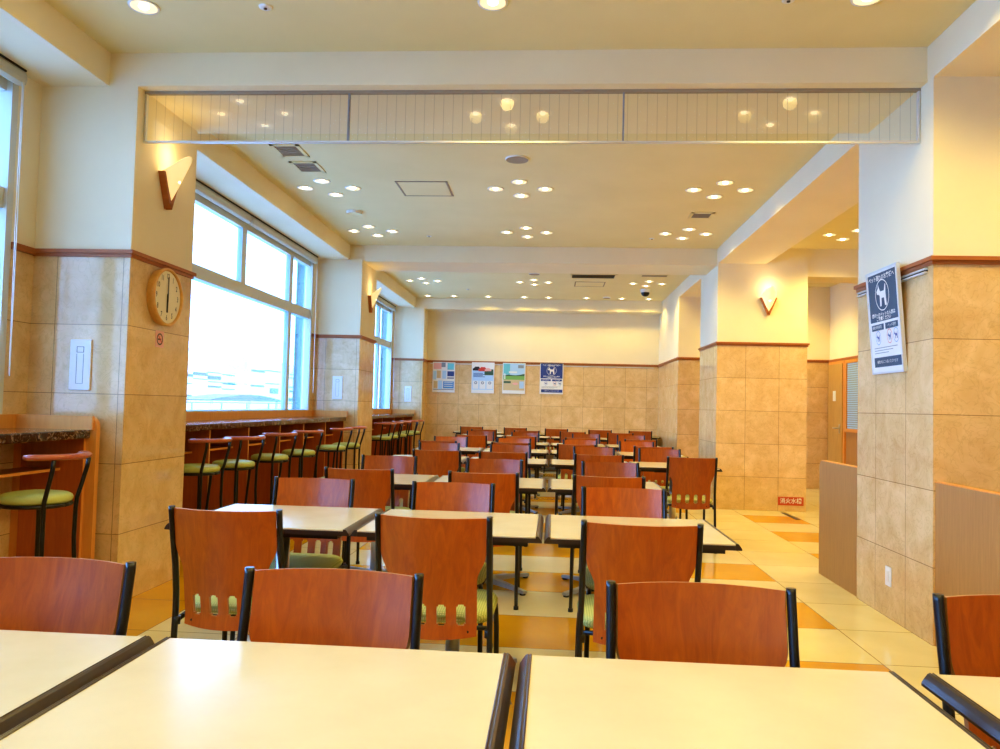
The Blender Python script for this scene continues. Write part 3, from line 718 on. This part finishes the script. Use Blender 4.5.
t = wall_sign('fire_tank_sign', 'red sign with white Japanese characters low on the middle right column', 'sign', (2.965, 9.715, .125), 0, .31, .105, .004, 'redsign')
s = MB()
text_into(s, '消火水槽', .072, M['offwhite'], TX(0, -.0046, 0), sx=.92, bold=.0012); s.build('lettering', t)

for n, (y, l) in enumerate([(4.33, 'near left'), (9.735, 'middle left'), (14.58, 'far left')]):
    t = thing('wall_switch_plate', 'tall white wall plate with narrow slot on the %s column' % l, 'wall plate', (-2.795, y, 1.40), 0, 'tall wall plates on the left columns')
    MB().bbox(-.065, .065, -.012, 0, -.15, .15, M['white'], .003).build('plate', t)
    s = MB()
    for a in ((-.022, -.0195, -.11, .065), (.0195, .022, -.11, .065), (-.022, .022, -.1125, -.11)): s.box(a[0], a[1], -.0135, -.012, a[2], a[3], M['greyprint'])
    for a in ((-.022, -.0195, .075, .105), (.0195, .022, .075, .105), (-.022, .022, .0725, .075), (-.022, .022, .105, .1075)): s.box(a[0], a[1], -.0135, -.012, a[2], a[3], M['ink'])
    s.build('slot', t)
t = thing('wall_outlet', 'small white wall socket low on the right tiled column', 'socket', (XR, 4.79, .25), -PI / 2)
MB().bbox(-.038, .038, -.008, 0, -.058, .058, M['white'], .003).build('plate', t); MB().box(-.014, .014, -.011, -.008, -.032, .032, M['offwhite']).build('insert', t)

# picture rails of metal under the wooden rail
t = thing('picture_rail', 'silver picture rail under the wooden trim on the right column', 'picture rail', (XR, 4.77, 2.02), 0)
MB().box(-.016, 0, -.45, .49, .006, .016, M['alu']).build('upper_track', t); MB().box(-.018, 0, -.45, .49, -.014, -.004, M['alu']).build('lower_track', t); MB().box(-.008, 0, -.45, .49, -.004, .006, M['ink']).build('groove', t)
t = thing('picture_rail', 'thin picture rail above the posters on the back wall', 'picture rail', (0, YB, 2.02), 0)
MB().box(-2.45, 1.95, -.012, 0, 0, .012, M['alu']).build('track', t)

# dog emblem
DOG = [(-.50, .18), (-.36, .30), (-.33, .48), (-.24, .30), (-.14, .16), (.20, .16), (.30, .42), (.37, .40), (.33, .05), (.38, -.45), (.22, -.45), (.16, -.12), (-.06, -.12), (-.10, -.45), (-.24, -.45), (-.22, -.02), (-.30, .04), (-.46, .06)]
def flat(mb, poly, y, mat, s=1, cx=0, cz=0, sx=1):
    i = mb.add([(cx + p[0] * s * sx, y, cz + p[1] * s) for p in poly]); mb.face(list(range(i, i + len(poly))), mat)
def rect(mb, x0, x1, z0, z1, y, mat):
    i = mb.add([(x0, y, z0), (x1, y, z0), (x1, y, z1), (x0, y, z1)]); mb.face([i, i + 1, i + 2, i + 3], mat)
def dog_poster(t, W, H, dark, band):
    h0 = H / 2
    a = MB(); a.box(-W / 2 + .014, W / 2 - .014, -.0075, -.006, h0 - H * .50, h0 - .014, dark); a.box(-W / 2 + .03, W / 2 - .012, -.0075, -.006, -h0 + .03, -h0 + .09, band)
    for x0, x1 in ((-W / 2 + .025, -.012), (.012, W / 2 - .025)): a.box(x0, x1, -.0075, -.006, h0 - H * .585, h0 - H * .525, band)
    a.build('printed_panels', t)
    e = MB(); ring2(e, .090, .096, -.0082, M['offwhite'], 0, h0 - H * .245, 36); flat(e, DOG, -.0084, M['offwhite'], .15, 0, h0 - H * .245); e.build('dog_emblem', t)
    s = MB()
    text_into(s, 'ペット連れのお客様へ', .036, M['offwhite'], TX(0, -.0083, h0 - .045), sx=1.0, bold=.0006)
    text_into(s, '店内へのペットの入店は', .028, M['offwhite'], TX(0, -.0083, h0 - H * .435), sx=1.05, bold=.0005)
    text_into(s, 'ご遠慮ください', .028, M['offwhite'], TX(0, -.0083, h0 - H * .475), sx=1.05, bold=.0005)
    text_into(s, '補助犬同伴可', .022, M['offwhite'], TX(-W / 4, -.0083, h0 - H * .555)); text_into(s, 'ペット同伴', .022, M['offwhite'], TX(W / 4, -.0083, h0 - H * .555))
    text_into(s, '補助犬はご入店いただけます', .022, M['offwhite'], TX(.01, -.0083, -h0 + .06), sx=1.0)
    s.build('lettering', t)
    p = MB()
    for cx, c in ((-.10, M['blue']), (.06, M['red']), (.15, M['blue'])):
        ring2(p, .040, .044, -.0066, c, cx * W / .42, h0 - H * .66, 24, .8); flat(p, DOG, -.0067, M['navy'], .05, cx * W / .42, h0 - H * .66)
    for k in range(3): rect(p, -W / 2 + .04, W / 2 - .05 - .06 * k, h0 - H * (.765 + .025 * k), h0 - H * (.757 + .025 * k), -.0067, M['greyprint'])
    p.build('small_symbols', t)
PW, PH = .41, .62
t = thing('pet_notice_poster', 'framed slate blue poster with white dog hanging tilted on the right column', 'poster', (XR - .058, 4.775, 2.105), -PI / 2, 'wall posters')
t.rotation_euler = (math.radians(4.3), 0, -PI / 2)
MB().box(-PW / 2, PW / 2, -.006, .008, -PH / 2, PH / 2, M['offwhite']).build('backing_board', t)
dog_poster(t, PW, PH, M['navy_l'], M['navy_l'])
f = MB()
for a in ((-PW / 2 - .012, -PW / 2, -PH / 2, PH / 2), (PW / 2, PW / 2 + .012, -PH / 2, PH / 2), (-PW / 2 - .012, PW / 2 + .012, PH / 2, PH / 2 + .008), (-PW / 2 - .012, PW / 2 + .012, -PH / 2 - .012, -PH / 2)): f.box(a[0], a[1], -.010, .012, a[2], a[3], M['alu'])
f.build('frame', t)
for ch in t.children: ch.location = (0, 0, -PH / 2)

yb = YB - .014
t = wall_sign('photo_notice_poster', 'leftmost back wall poster with photo collage and blue boxes', 'poster', (-2.17, yb, 1.755), 0, .45, .60, .006, 'offwhite', 'wall posters')
a = MB()
for x0, x1, z0, z1, c in ((-.21, -.05, .16, .28, 'pink'), (-.05, .03, .20, .29, 'greyprint'), (.07, .20, .15, .28, 'teal'), (-.14, -.06, -.02, .13, 'tan'), (-.21, -.15, -.05, .12, 'sky'), (-.03, .05, -.03, .13, 'sky'), (.07, .205, .02, .12, 'navy'), (.07, .205, -.03, .0, 'greyprint'),
                          (-.01, .205, -.22, -.08, 'blue'), (-.20, -.12, -.22, -.08, 'tan'), (-.11, -.03, -.24, -.07, 'sky'), (-.21, .205, -.252, -.235, 'greyprint')): a.box(x0, x1, -.0072, -.006, z0, z1, M[c])
a.build('printed_panels', t)
s = MB()
for k in range(3): rect(s, .01, .18, -.105 - .04 * k, -.093 - .04 * k, -.008, M['offwhite'])
s.build('print_lines', t)
t = wall_sign('vehicle_notice_poster', 'second back wall poster, red and dark cars over pale blue text boxes', 'poster', (-1.39, yb, 1.76), 0, .45, .61, .006, 'offwhite', 'wall posters')
a = MB(); a.box(-.21, .21, -.0072, -.006, -.235, .14, M['sky'])
for x0, x1 in ((-.20, -.085), (-.065, .055), (.075, .20)): a.box(x0, x1, -.0082, -.0072, -.22, -.06, M['offwhite'])
a.box(.03, .205, -.0082, -.0072, .055, .17, M['dgreen']); a.build('printed_panels', t)
CAR = [(-.5, -.2), (.5, -.2), (.52, .0), (.36, .08), (.2, .26), (-.22, .26), (-.38, .08), (-.52, .02)]
a = MB(); flat(a, CAR, -.009, M['ink'], .17, -.12, .175); flat(a, CAR, -.0095, M['red'], .18, -.0, .165); flat(a, CAR, -.0098, M['pink'], .13, .10, .16)
for k in range(4): rect(a, -.19, .0 + .04 * (k % 2), .08 - .022 * k, .09 - .022 * k, -.0085, M['navy'])
for x in (-.14, -.005, .14): ring2(a, .014, .03, -.0085, M['greyprint'], x, -.10, 14)
a.build('car_pictures', t)
t = wall_sign('landscape_poster', 'third back wall poster, blue sky and green field landscape', 'poster', (-.775, yb, 1.765), 0, .45, .61, .006, 'offwhite', 'wall posters')
a = MB(); a.box(-.21, .21, -.0072, -.006, -.24, .29, M['tan']); a.box(-.21, .21, -.0082, -.0072, .06, .29, M['sky']); a.box(-.21, -.08, -.0086, -.0082, .07, .28, M['teal']); a.box(-.21, .21, -.0090, -.0082, -.03, .06, M['grass']); a.build('printed_panels', t)
a = MB(); flat(a, [(-.21, .04), (.21, .045), (.21, .09), (.12, .07), (.02, .055), (-.1, .07), (-.21, .05)], -.0094, M['dgreen']); rect(a, -.19, -.17, -.02, .09, -.0097, M['offwhite'])
rect(a, -.10, .06, .10, .135, -.0094, M['offwhite']); rect(a, .08, .19, .20, .26, -.0094, M['greyprint']); rect(a, -.20, -.06, -.10, -.06, -.0094, M['dgreen']); ring2(a, .0, .045, -.0096, M['pink'], .03, -.11, 20, 1.3, .5)
rect(a, .11, .20, -.20, -.06, -.0094, M['sky']); a.build('landscape_print', t)
t = wall_sign('pet_notice_poster', 'rightmost back wall poster, navy with white dog emblem', 'poster', (-.035, yb, 1.775), 0, .46, .61, .006, 'offwhite', 'wall posters')
dog_poster(t, .46, .61, M['navy'], M['navy'])

# ------------------------------------------------------------------ outside
struct(MB().box(-260, -3.5, -60, 300, -1.3, -1.0, M['ground']), 'ground_outside')
t = thing('railing', 'thin blue grey railing outside the big window', 'railing', (-9, 0, 0))
r = MB()
for z in (1.11, .91): r.tube([(0, 0, z), (0, 45, z)], .018, M['railing'], 6)
r.build('rails', t)
for k in range(25): MB().tube([(0, 1.3 + 1.72 * k, -1), (0, 1.3 + 1.72 * k, 1.11)], .022, M['railing'], 6).build('post', t)
def bld(x, y0, y1, h, strips, label):
    t = thing('distant_building', label, 'building', (x, 0, -1))
    MB().box(-8, 0, y0, y1, 0, h, M['bwhite']).build('walls', t)
    for a, b, z0, z1 in strips: MB().box(0, .1, a, b, z0, z1, M['bblue']).build('window_band', t)
bld(-60, 60, 190, 10.2, [(120.7, 123.2, 5.72, 6.18), (123.2, 128.5, 6.06, 6.59), (128.5, 133.8, 6.7, 6.87), (128.7, 134.0, 5.54, 6.21), (134.4, 139.9, 6.52, 6.71), (123.4, 128.6, 5.42, 5.54), (120.8, 123.0, 4.51, 4.65), (128.9, 140.0, 5.09, 5.21), (134.5, 140.4, 4.85, 5.05), (128.9, 134.1, 4.13, 4.48), (134.5, 140.1, 3.88, 4.07), (147.8, 154.8, 7.79, 8.22), (154.8, 163.8, 8.27, 8.45), (147.7, 154.7, 4.79, 5.16), (155.5, 163.2, 5.57, 5.75), (158.0, 162.9, 3.56, 4.7), (120.8, 122.9, 2.43, 2.73), (170.1, 173.2, 8.01, 8.23), (169.3, 173.3, 7.25, 7.44), (169.5, 173.5, 5.13, 5.36), (170.0, 173.6, 4.07, 4.49), (169.8, 173.8, 1.98, 2.75), (100, 118, 6.0, 6.7), (102, 116, 3.5, 4.1), (177, 186, 6.0, 6.6)], 'pale low building with blue window bands far outside the window')
t = thing('distant_canopy', 'low curved pale blue canopy outside beyond the railing', 'canopy', (-32, 0, -1))
c = MB(); n = 16; c.loft([[(0, 69 + 20 * k / n, 2.1 + .62 * math.sin(PI * k / n)) for k in range(n + 1)] + [(0, 89 - 20 * k / n, 2.0) for k in range(n + 1)], [(-3, 69 + 20 * k / n, 2.1 + .62 * math.sin(PI * k / n)) for k in range(n + 1)] + [(-3, 89 - 20 * k / n, 2.0) for k in range(n + 1)]], M['bblue']); c.build('roof', t)
for y in (70, 79, 87): MB().box(-.3, 0, y, y + .3, 0, 2.1, M['bwhite']).build('post', t)

# ------------------------------------------------------------------ world
w = bpy.data.worlds.new('World'); bpy.context.scene.world = w; w.use_nodes = True
bg = w.node_tree.nodes['Background']; bg.inputs[0].default_value = (.20, .45, 1.0, 1); bg.inputs[1].default_value = 13.5

# ------------------------------------------------------------------ camera
S = 1.22
f_px, pitch, yaw, roll = 761.78, math.radians(2.331), math.radians(4.0077), math.radians(1.4205)
fw = Vector((-math.sin(yaw) * math.cos(pitch), math.cos(yaw) * math.cos(pitch), math.sin(pitch)))
rt = Vector((math.cos(yaw), math.sin(yaw), 0)); up = rt.cross(fw)
r2 = rt * math.cos(roll) + up * math.sin(roll); u2 = -rt * math.sin(roll) + up * math.cos(roll)
cam = bpy.data.cameras.new('camera'); co = bpy.data.objects.new('camera', cam); C.objects.link(co)
Mx = Matrix((r2, u2, -fw)).transposed().to_4x4(); Mx.translation = (0, 0, S); co.matrix_world = Mx
cam.sensor_width = 36; cam.lens = f_px * 36 / 1000; cam.clip_start = .05; cam.clip_end = 600
bpy.context.scene.camera = co
sc = bpy.context.scene
sc.view_settings.view_transform = 'Standard'; sc.view_settings.look = 'Medium High Contrast'; sc.view_settings.exposure = -.06; sc.view_settings.gamma = 1
sc.cycles.max_bounces = 8; sc.cycles.diffuse_bounces = 5; sc.cycles.transparent_max_bounces = 12; sc.cycles.sample_clamp_indirect = 6
